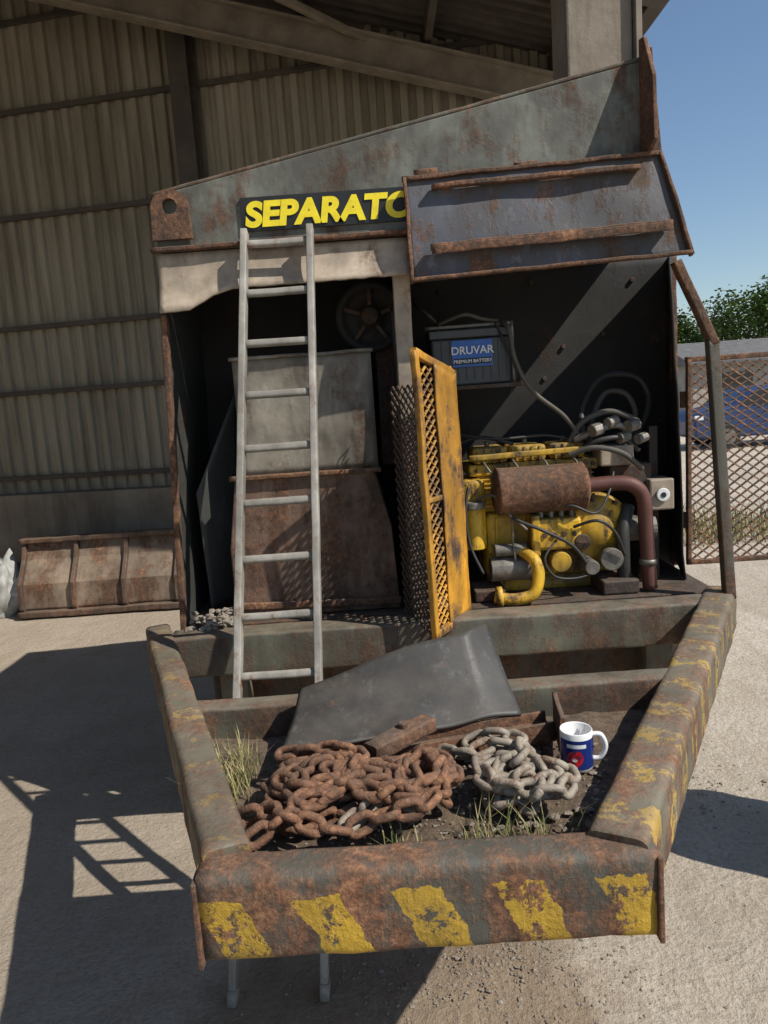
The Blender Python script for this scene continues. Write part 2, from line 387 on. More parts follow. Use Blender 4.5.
# ---------------------------------------------------------------- separator machine
sm=empty('separator_machine')
prism('top_beam_web',[(-.83,2.555),(-.83,2.76),(1.13,3.135),(1.20,2.56)],3.10,3.125,M['greentop'],sm,.004)
sweep('top_beam_flange',(-.84,3.20,2.765),(1.13,3.20,3.145),.20,.016,M['green'],sm,.006,.002)
sweep('flap_edge_angle',(-.85,3.075,2.548),(.20,3.075,2.553),.045,.018,M['rust'],sm,.004,.003)
prism('end_gusset',[(3.10,3.21),(3.05,3.20),(2.96,3.03),(2.95,2.80),(3.10,2.74)],1.112,1.128,M['rust'],sm,.003,'X')
prism('end_plate',[(1.129,2.76),(1.129,3.17),(1.155,3.17),(1.19,2.76)],3.07,3.098,M['rustdark'],sm,.003)
v=[];f=[];n=36;cx,cz=-.76,2.70
for yy in(3.065,3.09):
    for k in range(n):
        a=2*math.pi*k/n; ca,sa=math.cos(a),math.sin(a); R=.075
        px,pz=R*ca,R*sa
        if sa<-.2: px=.078*(1 if ca>0 else -1)*min(1,abs(ca)*1.6); pz=-.115
        v.append((cx+px,yy,cz+pz)); v.append((cx+.03*ca,yy,cz+.03*sa+.01))
for k in range(n):
    j=(k+1)%n; o=2*n
    f+= [(2*k,2*j,2*j+1,2*k+1),(o+2*k,o+2*k+1,o+2*j+1,o+2*j),(2*k,o+2*k,o+2*j,2*j),(2*k+1,2*j+1,o+2*j+1,o+2*k+1)]
pydata('lifting_eye',v,f,M['rust'],sm)
box('sign_plate',-.485,.40,3.088,3.097,2.600,2.728,M['sign'],sm,0)
def text(body,loc,size,mat,parent,rot=(math.pi/2,0,0),off=.0,shear=0,sx=1,ext=.001,align='LEFT',name=None):
    cu=bpy.data.curves.new('t','FONT'); cu.body=body; cu.size=size; cu.offset=off; cu.shear=shear; cu.extrude=ext; cu.align_x=align
    o=bpy.data.objects.new('t',cu); bpy.context.collection.objects.link(o); bpy.context.view_layer.update()
    me=bpy.data.meshes.new_from_object(o.evaluated_get(bpy.context.evaluated_depsgraph_get())); bpy.data.objects.remove(o)
    me.materials.clear(); me.materials.append(mat)
    t=bpy.data.objects.new(name or 'lettering',me); link(t,parent); t.location=loc; t.rotation_euler=rot; t.scale=(sx,1,1); return t
text('SEPARATOR',(-.470,3.084,2.618),.127,M['ywtext'],sm,off=.006,shear=.14,sx=1.09,name='separator_lettering')
v=[];f=[];nx=50
def flapb(x):
    if x<-.72: return 2.305
    if x<-.50: return 2.305+.075*math.sin((x+.72)/.22*math.pi/2)
    return 2.38+.01*(x+.5)
for i in range(nx+1):
    x=-.835+(.17+.835)*i/nx; zb=flapb(x)+noise.noise(Vector((x*25,0,0)))*.004
    for j in range(9):
        t=j/8; z=2.535*(1-t)+zb*t; v.append((x,3.085-.05*t*t+noise.noise(Vector((x*3,z*3,1)))*.007,z))
for i in range(nx):
    for j in range(8): k=i*9+j; f.append((k,k+1,k+10,k+9))
o=pydata('front_flap',v,f,M['cream'],sm,True); mm=o.modifiers.new('s','SOLIDIFY'); mm.thickness=.008
prism('rear_body',[(-.90,.6),(-.84,2.50),(-.80,2.70),(1.12,3.05),(1.22,2.5),(1.40,.6)],3.86,4.7,M['green'],sm,.01)
prism('roof_plate',[(-.84,2.50),(-.80,2.70),(1.12,3.06),(1.22,2.52),(.17,2.52),(.15,2.50)],3.127,3.858,M['green'],sm,.003)
dented('left_side_sheet',(-.90,3.10,.92),(-.90,3.86,.92),(-.835,3.86,2.50),(-.835,3.10,2.50),.008,M['side'],sm,16,30,.012)
sweep('left_front_edge',(-.835,3.10,2.30),(-.90,3.10,.95),.025,.04,M['rust'],sm,.006,.003,up=(0,1,0))
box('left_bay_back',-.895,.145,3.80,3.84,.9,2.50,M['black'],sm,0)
dented('chute_upper',(-.60,3.20,1.615),(-.01,3.20,1.615),(-.01,3.20,2.11),(-.60,3.20,2.11),.006,M['grey'],sm,20,16,.014)
box('chute_upper_body',-.595,-.015,3.214,3.78,1.615,2.10,M['grey'],sm,.006)
sweep('chute_upper_rim',(-.61,3.195,2.112),(.0,3.195,2.112),.03,.014,M['grey'],sm,.004,.004)
prism('chute_lower',[(-.63,1.612),(-.03,1.612),(.03,1.35),(.045,.99),(-.68,.99),(-.68,1.3)],3.17,3.70,M['rustbox'],sm,.006)
sweep('chute_lower_rim',(-.65,3.155,1.61),(.0,3.155,1.61),.03,.02,M['rust'],sm,.005,.003)
sweep('chute_lower_bar',(-.68,3.15,1.05),(.05,3.15,1.03),.02,.03,M['rust'],sm,.005,.003)
dented('inner_deflector',(-.82,3.30,1.0),(-.70,3.45,1.0),(-.64,3.45,2.0),(-.82,3.25,1.55),.006,M['side'],sm,8,16,.01)
lathe('drum_pulley',[(0,-.03),(.05,-.03),(.055,0),(.12,.0),(.125,-.03),(.155,-.03),(.155,.08),(0,.08)],(.0,3.42,2.27),M['black'],sm,36,'Y')
lathe('pulley_hub',[(0,-.07),(.035,-.07),(.04,-.03),(.04,0)],(.0,3.42,2.27),M['rustdark'],sm,20,'Y')
for k in range(5):
    a=k*2*math.pi/5+.3; sweep('pulley_spoke',(.03*math.cos(a),3.405,2.27+.03*math.sin(a)),(.125*math.cos(a),3.405,2.27+.125*math.sin(a)),.02,.025,M['rustdark'],sm,.004,0,up=(0,1,0))
box('drive_guard',.01,.11,3.45,3.7,1.6,2.2,M['rustdark'],sm,.006)
tube('drive_belt',[(.10,3.38,2.30),(.10,3.37,1.9),(.09,3.38,1.4)],.012,M['hose'],sm)
sweep('divider',(.135,3.13,2.50),(.125,3.13,.99),.07,.06,M['cream'],sm,.006,.002,up=(0,1,0))
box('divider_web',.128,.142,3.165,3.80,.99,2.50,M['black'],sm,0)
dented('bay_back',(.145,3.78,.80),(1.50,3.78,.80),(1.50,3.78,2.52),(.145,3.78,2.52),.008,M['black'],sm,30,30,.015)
for (x,z) in((.35,2.4),(.8,2.42),(1.3,2.4),(1.42,2.1),(1.43,1.7),(1.42,1.3),(.95,2.1),(1.15,2.15),(.85,1.95)):
    cyl('bay_bolt',(x,3.775,z),(x,3.755,z),.012,M['rustdark'],sm,6,b=.002)
sweep('bay_right_edge',(1.50,3.76,2.50),(1.50,3.76,.95),.025,.04,M['rust'],sm,.005,.004,up=(0,1,0))
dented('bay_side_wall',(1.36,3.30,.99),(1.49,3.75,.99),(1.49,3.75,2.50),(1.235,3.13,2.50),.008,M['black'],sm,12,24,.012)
sweep('diagonal_brace',(1.245,3.09,2.37),(1.40,3.09,2.03),.035,.05,M['rust'],sm,.006,.003,up=(0,1,0))
sweep('right_post',(1.39,3.09,2.05),(1.42,3.0,.98),.045,.045,M['green'],sm,.006,.001,up=(0,1,0))
dented('hood_door',(.17,2.98,2.345),(1.245,2.96,2.375),(1.165,3.04,2.765),(.165,3.04,2.735),.012,M['hood'],sm,50,20,.010,0,4)
def rustbar(n,a,b,w,h,amp=.004,mat='rust'): return sweep(n,a,b,w,h,M[mat],sm,.004,amp)
rustbar('hood_rim_low',(.165,2.965,2.35),(1.25,2.945,2.38),.03,.014)
rustbar('hood_rim_top',(.16,3.035,2.74),(1.17,3.035,2.77),.035,.016)
sweep('hood_rim_left',(.17,3.03,2.74),(.172,2.96,2.34),.014,.03,M['rust'],sm,.004,.004,up=(0,1,0))
sweep('hood_rim_right',(1.165,3.03,2.77),(1.25,2.945,2.37),.014,.03,M['rust'],sm,.004,.004,up=(0,1,0))
rustbar('hood_stiffener',(.27,3.0,2.695),(1.07,3.0,2.715),.04,.018)
rustbar('hood_stiffener',(.25,2.955,2.465),(1.17,2.94,2.49),.045,.022)
rustbar('hood_stiffener_lip',(.25,2.935,2.452),(1.17,2.92,2.477),.008,.034)
for x in(.21,.60,.98): rustbar('hood_hinge',(x,3.05,2.757),(x+.09,3.05,2.762),.03,.034)
box('deck_plate',-.90,1.42,3.10,3.86,.95,.985,M['rustdark'],sm,.003)
box('chassis',-.85,1.35,3.3,4.7,.42,.93,M['rustdark'],sm,.01)
for x in(-.78,1.12): 
    box('leg',x,x+.12,3.15,3.27,0,.94,M['green'],sm,.006); box('leg',x,x+.12,4.4,4.52,0,.42,M['green'],sm,.006)
sp=[(random.uniform(-.86,-.66),random.uniform(3.0,3.2),.995+random.random()*.04,random.uniform(.008,.025)) for _ in range(90)]
rocks('deck_debris',sp,M['stone'],sm)
sweep('rear_cross_member',(-.92,2.98,.91),(1.36,2.98,.91),.14,.17,M['green'],sm,.012,.003)
sweep('mid_cross_member',(-.68,2.20,.93),(.95,2.20,.93),.09,.14,M['green'],sm,.010,.003)
sweep('right_arm',(1.43,3.10,.91),(.42,1.37,.91),.125,.19,M['armR'],sm,.022,.005)
sweep('left_arm',(-1.01,3.10,.91),(-.375,1.42,.91),.105,.19,M['armL'],sm,.020,.005)
sweep('front_beam',(-.425,1.39,.895),(.488,1.375,.895),.10,.19,M['front'],sm,.024,.005)
prism('beam_end_plate',[(1.328,.798),(1.336,.98),(1.40,.985),(1.44,.93),(1.44,.80)],-.434,-.423,M['rust'],sm,.003,'X')
prism('beam_end_plate',[(1.315,.798),(1.320,.98),(1.39,.985),(1.43,.93),(1.43,.80)],.487,.498,M['rust'],sm,.003,'X')
v=[];f=[];nu,nv=60,50
for j in range(nv+1):
    y=1.40+(2.18-1.40)*j/nv; xl=-.375-(y-1.42)*.378; xr=.42+(y-1.37)*.584
    for i in range(nu+1):
        x=xl+(xr-xl)*i/nu; v.append((x,y,.905+noise.noise(Vector((x*8,y*8,0)))*.015+noise.noise(Vector((x*40,y*40,0)))*.006))
for j in range(nv):
    for i in range(nu): k=j*(nu+1)+i; f.append((k,k+1,k+nu+2,k+nu+1))
o=pydata('nose_bed',v,f,M['soil'],sm,True); mm=o.modifiers.new('s','SOLIDIFY'); mm.thickness=.02; mm.offset=-1
sp=[(random.uniform(-.35,.55),random.uniform(1.45,1.95),.912,.003+.008*random.random()**2) for _ in range(700)]
rocks('bed_gravel',[s for s in sp if s[0]<.40+(s[1]-1.45)*.5],M['stone'],sm)
# ---------------------------------------------------------------- expanded-metal panels
def expanded(name,o,u,vv,w,h,cw,ch,st,mat,parent,clip=None):
    o=Vector(o);u=Vector(u).normalized();vv=Vector(vv).normalized();n=u.cross(vv); V=[];Fc=[]
    for r in range(0,int(h/ch)+1):
        for ph in(1,-1):
            pts=[];k=0
            while k*cw/2<=w+1e-6:
                pts.append((k*cw/2,r*ch+ph*(ch/2 if k%2 else 0))); k+=1
            for a,b_ in zip(pts,pts[1:]):
                if min(a[1],b_[1])<-1e-6 or max(a[1],b_[1])>h+1e-6: continue
                A=o+u*a[0]+vv*a[1]; B=o+u*b_[0]+vv*b_[1]; t=(B-A).normalized(); s=t.cross(n)*st/2; q=n*st*.7
                k0=len(V)
                V+= [A+s+q,A-s+q*.2,A-s-q,A+s-q*.2,B+s+q,B-s+q*.2,B-s-q,B+s-q*.2]
                Fc+= [(k0,k0+1,k0+5,k0+4),(k0+1,k0+2,k0+6,k0+5),(k0+2,k0+3,k0+7,k0+6),(k0+3,k0,k0+4,k0+7)]
    return pydata(name,V,Fc,mat,parent)
sd=empty('engine_bay_door')
N0=Vector((.165,2.80,.955)); N1=Vector((.335,3.08,.955))
ud=(N1-N0).normalized(); Wd=(N1-N0).length
def ds(name,a,b,w=.03,h=.025,mat='door'):
    return sweep(name,N0+ud*a[0]+Vector((0,0,a[1])),N0+ud*b[0]+Vector((0,0,b[1])),w,h,M[mat],sd,.004,.004,up=(ud.y,-ud.x,0))
ds('stile',(0.012,0),(-.025,1.12),.03); ds('stile',(Wd-.012,0.02),(Wd-.035,1.03),.026)
ds('rail',(-.03,1.115),(Wd-.025,1.025)); ds('rail',(0,.015),(Wd,.02)); ds('rail',(0,.55),(Wd,.55),.02)
expanded('mesh_infill',N0+Vector((0,0,.02)),ud,(0,0,1),Wd-.02,1.04,.055,.04,.006,M['door'],sd)
a0=.13
def dp(s,z,off=.012): 
    p=N0+ud*s+Vector((0,0,z)); return p+Vector((ud.y,-ud.x,0))*off
dented('sheet',dp(a0,.02),dp(Wd-.015,.03),dp(Wd-.035,1.02),dp(a0-.03,1.07),.005,M['door'],sd,8,40,.007,0,6)
expanded('mesh_strip',(.06,3.085,.97),(.10,-.28,0),(0,0,1),.28,.98,.055,.04,.006,M['rustdark'],sd)
mg=empty('mesh_gate')
expanded('mesh_infill',(1.52,3.62,1.0),(1,-.02,0),(0,0,1),.68,.98,.062,.045,.007,M['rust'],mg)
for a,b_ in(((1.51,3.62,.99),(1.515,3.62,1.99)),((2.21,3.61,.99),(2.21,3.61,1.99))): sweep('stile',a,b_,.02,.03,M['rust'],mg,.004,.001,up=(0,1,0))
for z in(.99,1.99): sweep('rail',(1.50,3.62,z),(2.22,3.61,z),.02,.025,M['rust'],mg,.004,.001)
for z in(1.2,1.8): cyl('hinge',(1.505,3.66,z-.04),(1.505,3.66,z+.04),.016,M['rust'],mg,12)
# ---------------------------------------------------------------- battery
bt=empty('battery')
box('case',.27,.62,3.36,3.55,1.905,2.11,M['batt'],bt,.008)
box('lid',.262,.628,3.352,3.558,2.112,2.15,M['batt'],bt,.006)
for i in range(10): box('rib',.28+i*.036,.288+i*.036,3.354,3.358,1.93,2.10,M['batt'],bt,0)
box('label',.36,.54,3.347,3.351,1.985,2.10,M['label'],bt,0)
box('label_band',.365,.535,3.3445,3.3465,1.995,2.022,M['sign'],bt,0)
text('DRUVAR',(.45,3.343,2.040),.048,M['text'],bt,off=.0008,align='CENTER',name='label_name')
text('PREMIUM BATTERY',(.45,3.342,2.002),.020,M['text'],bt,off=.0004,align='CENTER',name='label_text')
for x in(.31,.58): cyl('terminal',(x,3.42,2.15),(x,3.42,2.18),.014,M['steel'],bt,14,.011)
sweep('hold_down',(.25,3.40,2.165),(.64,3.40,2.167),.02,.015,M['steel'],bt,.003,0)
sweep('tie_rod',(.63,3.345,2.17),(.63,3.345,1.9),.012,.012,M['steel'],bt,.003,0,up=(0,1,0))
box('battery_shelf',.20,.68,3.33,3.60,1.885,1.903,M['rustdark'],bt,.003)
tube('battery_cable',[(.31,3.42,2.18),(.27,3.38,2.22),(.22,3.42,2.27),(.22,3.6,2.32)],.009,M['hose'],bt)
tube('battery_cable',[(.58,3.42,2.18),(.61,3.32,2.14),(.63,3.30,2.0),(.70,3.30,1.86),(.84,3.32,1.74),(.93,3.34,1.62)],.010,M['hosegrey'],bt)
tube('battery_lead',[(.31,3.40,2.18),(.42,3.34,2.21),(.50,3.36,2.19),(.58,3.40,2.18)],.008,M['hosegrey'],bt)
tube('battery_lead',[(.56,3.36,2.17),(.60,3.33,2.06),(.64,3.34,1.96),(.62,3.4,1.86)],.006,M['hose'],bt)
bt.location=(-.01,0,.035)
# ---------------------------------------------------------------- diesel engine
en=empty('diesel_engine')
box('crankcase',.50,1.10,3.28,3.62,1.06,1.36,M['yellow'],en,.02)
for i in range(7): box('crankcase_rib',.54+i*.075,.55+i*.075,3.268,3.282,1.08,1.34,M['yellow'],en,.002)
box('cylinder_block',.47,1.0,3.33,3.60,1.36,1.53,M['yellow'],en,.012)
for i in range(8): box('cooling_fin',.468,1.002,3.318,3.332,1.37+i*.02,1.376+i*.02,M['yellow'],en,.001)
box('cylinder_head',.44,1.02,3.31,3.62,1.53,1.58,M['yellow'],en,.008)
for i in range(12): cyl('head_bolt',(.47+i*.048,3.315,1.555),(.47+i*.048,3.300,1.555),.009,M['rustdark'],en,6,b=.001)
for i in range(3):
    x=.46+i*.175; box('rocker_cover',x,x+.16,3.33,3.54,1.582,1.655,M['yellow'],en,.016)
    for k in range(4): box('cover_fin',x+.02+k*.035,x+.03+k*.035,3.325,3.35,1.585,1.65,M['yellow'],en,.002)
    cyl('cover_bolt',(x+.08,3.42,1.655),(x+.08,3.42,1.68),.012,M['steel'],en,8)
sweep('fuel_rail',(.44,3.29,1.615),(.98,3.29,1.625),.025,.025,M['yellow'],en,.005,.001)
for i in range(4): tube('injector_pipe',[(.5+i*.13,3.29,1.60),(.52+i*.13,3.24,1.56),(.60+i*.1,3.22,1.45),(.78+i*.03,3.22,1.36)],.005,M['steel'],en,6)
lathe('muffler',[(0,-.20),(.085,-.20),(.10,-.19),(.107,-.185),(.103,-.175),(.103,.175),(.107,.185),(.10,.19),(.085,.20),(0,.20)],(.73,3.20,1.47),M['muffler'],en,40,'X')
tube('exhaust_pipe',[(.93,3.2,1.47),(1.05,3.19,1.475),(1.13,3.18,1.46),(1.175,3.18,1.40),(1.185,3.18,1.25),(1.195,3.17,1.0)],.032,M['pipe'],en,16)
lathe('exhaust_clamp',[(.033,-.012),(.038,-.012),(.038,.012),(.033,.012)],(1.19,3.175,1.12),M['steel'],en,20)
box('timing_cover',.40,.50,3.26,3.52,1.20,1.52,M['yellow'],en,.018)
cyl('fuel_filter',(.44,3.22,1.22),(.44,3.22,1.40),.042,M['yellow'],en)
cyl('fuel_filter_head',(.44,3.22,1.40),(.44,3.22,1.43),.05,M['steel'],en)
cyl('starter_motor',(.50,3.22,1.12),(.72,3.22,1.12),.055,M['steel'],en)
cyl('starter_solenoid',(.52,3.20,1.21),(.66,3.20,1.21),.028,M['steel'],en)
lathe('flywheel_housing',[(0,-.06),(.06,-.06),(.075,-.045),(.12,-.04),(.155,-.01),(.16,.05),(0,.05)],(.99,3.27,1.27),M['yellow'],en,36,'Y')
for k in range(8):
    a=k*math.pi/4+.2; cyl('housing_bolt',(.99+.135*math.cos(a),3.20,1.27+.135*math.sin(a)),(.99+.135*math.cos(a),3.25,1.27+.135*math.sin(a)),.010,M['rustdark'],en,6)
box('injection_pump',.70,.90,3.16,3.28,1.20,1.34,M['yellow'],en,.015)
box('pump_flange',.68,.715,3.15,3.29,1.18,1.36,M['yellow'],en,.006)
for i in range(4):
    cyl('pump_union',(.73+i*.045,3.2,1.34),(.73+i*.045,3.2,1.385),.012,M['steel'],en,8)
    cyl('pump_plug',(.735+i*.043,3.165,1.27),(.735+i*.043,3.150,1.27),.012,M['rustdark'],en,6,b=.001)
cyl('oil_filter',(.80,3.14,1.15),(.80,3.28,1.15),.045,M['yellow'],en)
cyl('lift_pump',(.93,3.12,1.12),(.93,3.24,1.12),.032,M['steel'],en)
tube('coolant_pipe',[(.50,3.12,1.02),(.58,3.10,1.01),(.66,3.09,1.03),(.69,3.10,1.10),(.68,3.12,1.17),(.64,3.2,1.20)],.026,M['yellow'],en,14)
lathe('pipe_flange',[(0,-.012),(.045,-.012),(.045,.012),(0,.012)],(.52,3.12,1.02),M['yellow'],en,20,'X')
cyl('oil_sump',(.52,3.42,1.0),(1.1,3.42,1.0),.08,M['yellow'],en,24)
box('engine_foot',.42,.56,3.16,3.34,.988,1.04,M['rustdark'],en,.008)
box('engine_foot',.98,1.14,3.14,3.34,.988,1.05,M['rustdark'],en,.008)
cyl('pulley',(1.03,3.165,1.14),(1.03,3.20,1.14),.05,M['steel'],en)
cyl('pulley',(.90,3.155,1.23),(.90,3.175,1.23),.035,M['rustdark'],en)
tube('dipstick',[(.62,3.2,1.10),(.60,3.17,1.22),(.60,3.19,1.36)],.005,M['steel'],en,6)
for pts,r,mt in [
  ([(1.10,3.22,.99),(1.09,3.2,1.12),(1.09,3.2,1.25),(1.13,3.25,1.36)],.030,'hose'),
  ([(1.22,3.35,1.0),(1.24,3.32,1.2),(1.22,3.35,1.42),(1.15,3.4,1.52)],.022,'hose'),
  ([(.96,3.30,1.66),(.98,3.40,1.80),(1.10,3.50,1.93),(1.26,3.52,1.93),(1.32,3.50,1.84),(1.28,3.45,1.72),(1.18,3.40,1.62)],.016,'hose'),
  ([(.98,3.30,1.63),(1.03,3.40,1.76),(1.12,3.50,1.86),(1.22,3.52,1.85),(1.25,3.48,1.76),(1.20,3.42,1.66)],.013,'hosegrey'),
  ([(.90,3.35,1.64),(.96,3.33,1.74),(1.08,3.32,1.78),(1.18,3.30,1.74)],.014,'hosegrey'),
  ([(.92,3.32,1.66),(1.0,3.28,1.70),(1.10,3.28,1.72),(1.16,3.30,1.68)],.016,'steel'),
  ([(.93,3.30,1.62),(1.02,3.26,1.66),(1.12,3.27,1.66),(1.2,3.3,1.6)],.012,'hose'),
  ([(.88,3.28,1.60),(.98,3.24,1.63),(1.10,3.22,1.60),(1.2,3.26,1.52)],.012,'hosegrey'),
  ([(.56,3.25,1.45),(.60,3.16,1.36),(.72,3.12,1.30),(.85,3.14,1.22),(.92,3.14,1.12)],.008,'hose'),
  ([(.86,3.15,1.30),(.95,3.10,1.33),(1.03,3.12,1.27),(1.08,3.15,1.16)],.007,'hose'),
  ([(.74,3.2,1.37),(.84,3.12,1.40),(.95,3.12,1.36),(1.02,3.16,1.44),(1.06,3.22,1.52)],.006,'hose'),
  ([(.78,3.14,1.25),(.72,3.10,1.18),(.76,3.10,1.10),(.86,3.12,1.08),(.96,3.14,1.10)],.005,'hose'),
  ([(.46,3.22,1.44),(.52,3.16,1.46),(.56,3.16,1.40),(.66,3.16,1.30)],.006,'steel'),
  ([(.22,3.5,1.72),(.35,3.45,1.66),(.50,3.4,1.70),(.66,3.4,1.66)],.009,'hose'),
  ([(.25,3.5,1.74),(.40,3.42,1.72),(.58,3.36,1.69),(.80,3.38,1.69),(.93,3.36,1.66)],.006,'hose'),
  ([(.42,3.2,1.5),(.40,3.18,1.4),(.41,3.17,1.25),(.46,3.15,1.12)],.007,'hose')]:
    tube('engine_hose',pts,r,M[mt],en,10)
for x,z,r in((.98,1.70,.03),(1.05,1.73,.026),(1.14,1.71,.03),(1.18,1.65,.024),(1.10,1.66,.026)):
    cyl('hydraulic_fitting',(x,3.26,z),(x+.05,3.29,z+.01),r,M['steel'],en,8)
box('valve_block',1.02,1.17,3.27,3.40,1.54,1.63,M['cream'],en,.008)
box('coupling_guard',1.07,1.26,3.30,3.44,1.42,1.54,M['rustdark'],en,.01)
box('relay_box',1.23,1.34,3.25,3.38,1.33,1.47,M['cream'],en,.008)
cyl('relay_dial',(1.285,3.247,1.40),(1.285,3.235,1.40),.030,M['text'],en,24)
cyl('relay_dial_centre',(1.285,3.2345,1.40),(1.285,3.232,1.40),.012,M['sign'],en,16,b=0)
box('panel_post',1.27,1.31,3.36,3.40,.985,1.70,M['rustdark'],en,.004)
cyl('hydraulic_pump',(1.10,3.30,1.25),(1.26,3.30,1.25),.06,M['steel'],en,20)
en.location=(-.045,0,0)
# ---------------------------------------------------------------- ladder
ld=empty('ladder')
fL,fR=Vector((-.60,2.14,0)),Vector((-.30,2.14,0)); tL,tR=Vector((-.468,3.03,2.585)),Vector((-.212,3.03,2.585))
nrm=(tL-fL).cross(Vector((1,0,0))).normalized()
for a,b_ in((fL,tL),(fR,tR)):
    sweep('rail',a,b_,.026,.055,M['alu'],ld,.004,.0015,up=nrm,nseg=60)
    sweep('foot',a,a+(b_-a).normalized()*.05,.031,.06,M['alu'],ld,.004,0,up=nrm)
for i in range(12):
    t=1-(.02+i*.0752)
    if t<0.03: break
    A=fL.lerp(tL,t);B=fR.lerp(tR,t); sweep('rung',A,B,.028,.026,M['alu'],ld,.009,.0015,up=nrm)
# ---------------------------------------------------------------- sheet, scrap bars, mug
BL,BR,TR,TL=Vector((-.325,1.845,.990)),Vector((.350,1.985,.996)),Vector((.305,2.15,1.205)),Vector((-.290,2.11,1.065))
v=[];f=[];nu,nv=44,22
for j in range(nv+1):
    for i in range(nu+1):
        a=i/nu;b_=j/nv; p=BL*(1-a)*(1-b_)+BR*a*(1-b_)+TR*a*b_+TL*(1-a)*b_
        p.z+= -.020*math.sin(math.pi*b_)+.022*math.sin(a*math.pi)*b_+noise.noise(p*6)*.012
        if a>.86: p.y+=(a-.86)*.9*b_; p.z-=(a-.86)**2*1.5*b_
        v.append(p)
for j in range(nv):
    for i in range(nu): k=j*(nu+1)+i; f.append((k,k+1,k+nu+2,k+nu+1))
o=pydata('rubber_sheet',v,f,M['rubber'],None,True); mm=o.modifiers.new('s','SOLIDIFY'); mm.thickness=.008
sb=empty('scrap_steel_channel')
sweep('web',(-.20,1.855,.945),(.43,1.965,.955),.085,.012,M['rust'],sb,.004,.003)
sweep('flange',(-.20,1.815,.955),(.43,1.925,.965),.010,.055,M['rust'],sb,.003,.003)
sweep('flange',(-.21,1.90,.955),(.42,2.005,.965),.010,.05,M['rust'],sb,.003,.003)
sweep('end_plate',(.435,1.86,.975),(.455,2.03,.98),.014,.11,M['rust'],sb,.004,.003)
sb=empty('scrap_bar'); sweep('bar',(-.08,1.73,1.035),(.08,1.87,1.04),.055,.04,M['rust'],sb,.008,.008)
cyl('bolt',(.01,1.81,1.055),(.01,1.81,1.075),.014,M['rust'],sb,6)
mgp=empty('mug'); mc=(.455,1.80,.925)
lathe('body',[(0,0),(.036,0),(.041,.004),(.0415,.102),(.040,.105),(.0375,.102),(.037,.01),(0,.008)],mc,M['white'],mgp,48)
def band(name,z0,z1,a0,a1,r,mat):
    v=[];f=[];n=40
    for k in range(n+1):
        a=math.radians(a0+(a1-a0)*k/n); v+= [(mc[0]+r*math.cos(a),mc[1]+r*math.sin(a),mc[2]+z0),(mc[0]+r*math.cos(a),mc[1]+r*math.sin(a),mc[2]+z1)]
    for k in range(n): f.append((2*k,2*k+2,2*k+3,2*k+1))
    return pydata(name,v,f,mat,mgp,True)
band('blue_print',.010,.088,190,345,.0422,M['blue'])
band('white_print',.068,.078,222,290,.0426,M['text'])
def blob(name,ac,zc,ra,rzz,r,mat):
    v=[];n=28
    for k in range(n):
        t=2*math.pi*k/n; a=math.radians(ac+ra*math.cos(t)); z=zc+rzz*math.sin(t)*(1-.25*math.cos(2*t)); v.append((mc[0]+r*math.cos(a),mc[1]+r*math.sin(a),mc[2]+z))
    f=[(0,k,k+1) for k in range(1,n-1)]; return pydata(name,v,f,mat,mgp,False)
for i,(ac,zc) in enumerate(((240,.040),(262,.042),(251,.034))): blob('red_print',ac,zc,17,.016,.0432+i*.0003,M['red'])
blob('print_highlight',250,.038,9,.004,.0446,M['text'])
tube('handle',[(mc[0]+.038,mc[1]-.004,mc[2]+.088),(mc[0]+.062,mc[1]-.008,mc[2]+.086),(mc[0]+.073,mc[1]-.010,mc[2]+.055),(mc[0]+.060,mc[1]-.008,mc[2]+.026),(mc[0]+.038,mc[1]-.004,mc[2]+.022)],.0065,M['white'],mgp,12)
# ---------------------------------------------------------------- chains
def chain_pile(name,mat,paths,L,Wd,r,maxh,heap):
    gr={}; V=[];Fc=[]
    tp=[];n=7;rr=Wd/2-r;hl=L/2-r-rr
    for k in range(n+1): a=-math.pi/2+math.pi*k/n; tp.append(Vector((hl+rr*math.cos(a),rr*math.sin(a),0)))
    for k in range(n+1): a=math.pi/2+math.pi*k/n; tp.append(Vector((-hl+rr*math.cos(a),rr*math.sin(a),0)))
    tv,tf=tube_data(tp,r,9,True)
    for path in paths:
        P=catmull(path,30); step=L-2*r*1.15; acc=0; pts=[P[0]]
        for a,b_ in zip(P,P[1:]):
            acc+=(b_-a).length
            if acc>=step: pts.append(b_); acc=0
        zs=[]
        for p in pts:
            key=(round(p.x/.04),round(p.y/.04)); h=gr.get(key,0); z=p.z+heap(p.x,p.y)+min(h,maxh); zs.append(z)
            for dx in(-1,0,1):
                for dy in(-1,0,1): 
                    kk=(key[0]+dx,key[1]+dy); gr[kk]=max(gr.get(kk,0),min(h,maxh)+(.026 if dx==dy==0 else .013))
        zs=[(zs[max(i-1,0)]+zs[i]*2+zs[min(i+1,len(zs)-1)])/4 for i in range(len(zs))]
        Q=[Vector((p.x,p.y,z)) for p,z in zip(pts,zs)]
        tw=random.random()*3
        for i in range(len(Q)-1):
            c=(Q[i]+Q[i+1])/2; t=(Q[i+1]-Q[i]).normalized()
            s=t.cross(Vector((0,0,1))).normalized(); q=s.cross(t)
            tw2=(math.radians(38) if i%2 else math.radians(-48))+random.uniform(-.35,.35)+.5*math.sin(i*.3+tw)
            S=s*math.cos(tw2)+q*math.sin(tw2); Qn=t.cross(S)
            o=len(V)
            for w_ in tv: V.append(c+t*w_.x+S*w_.y+Qn*w_.z)
            for ff in tf: Fc.append(tuple(o+k for k in ff))
    return pydata(name,V,Fc,mat,None,True)
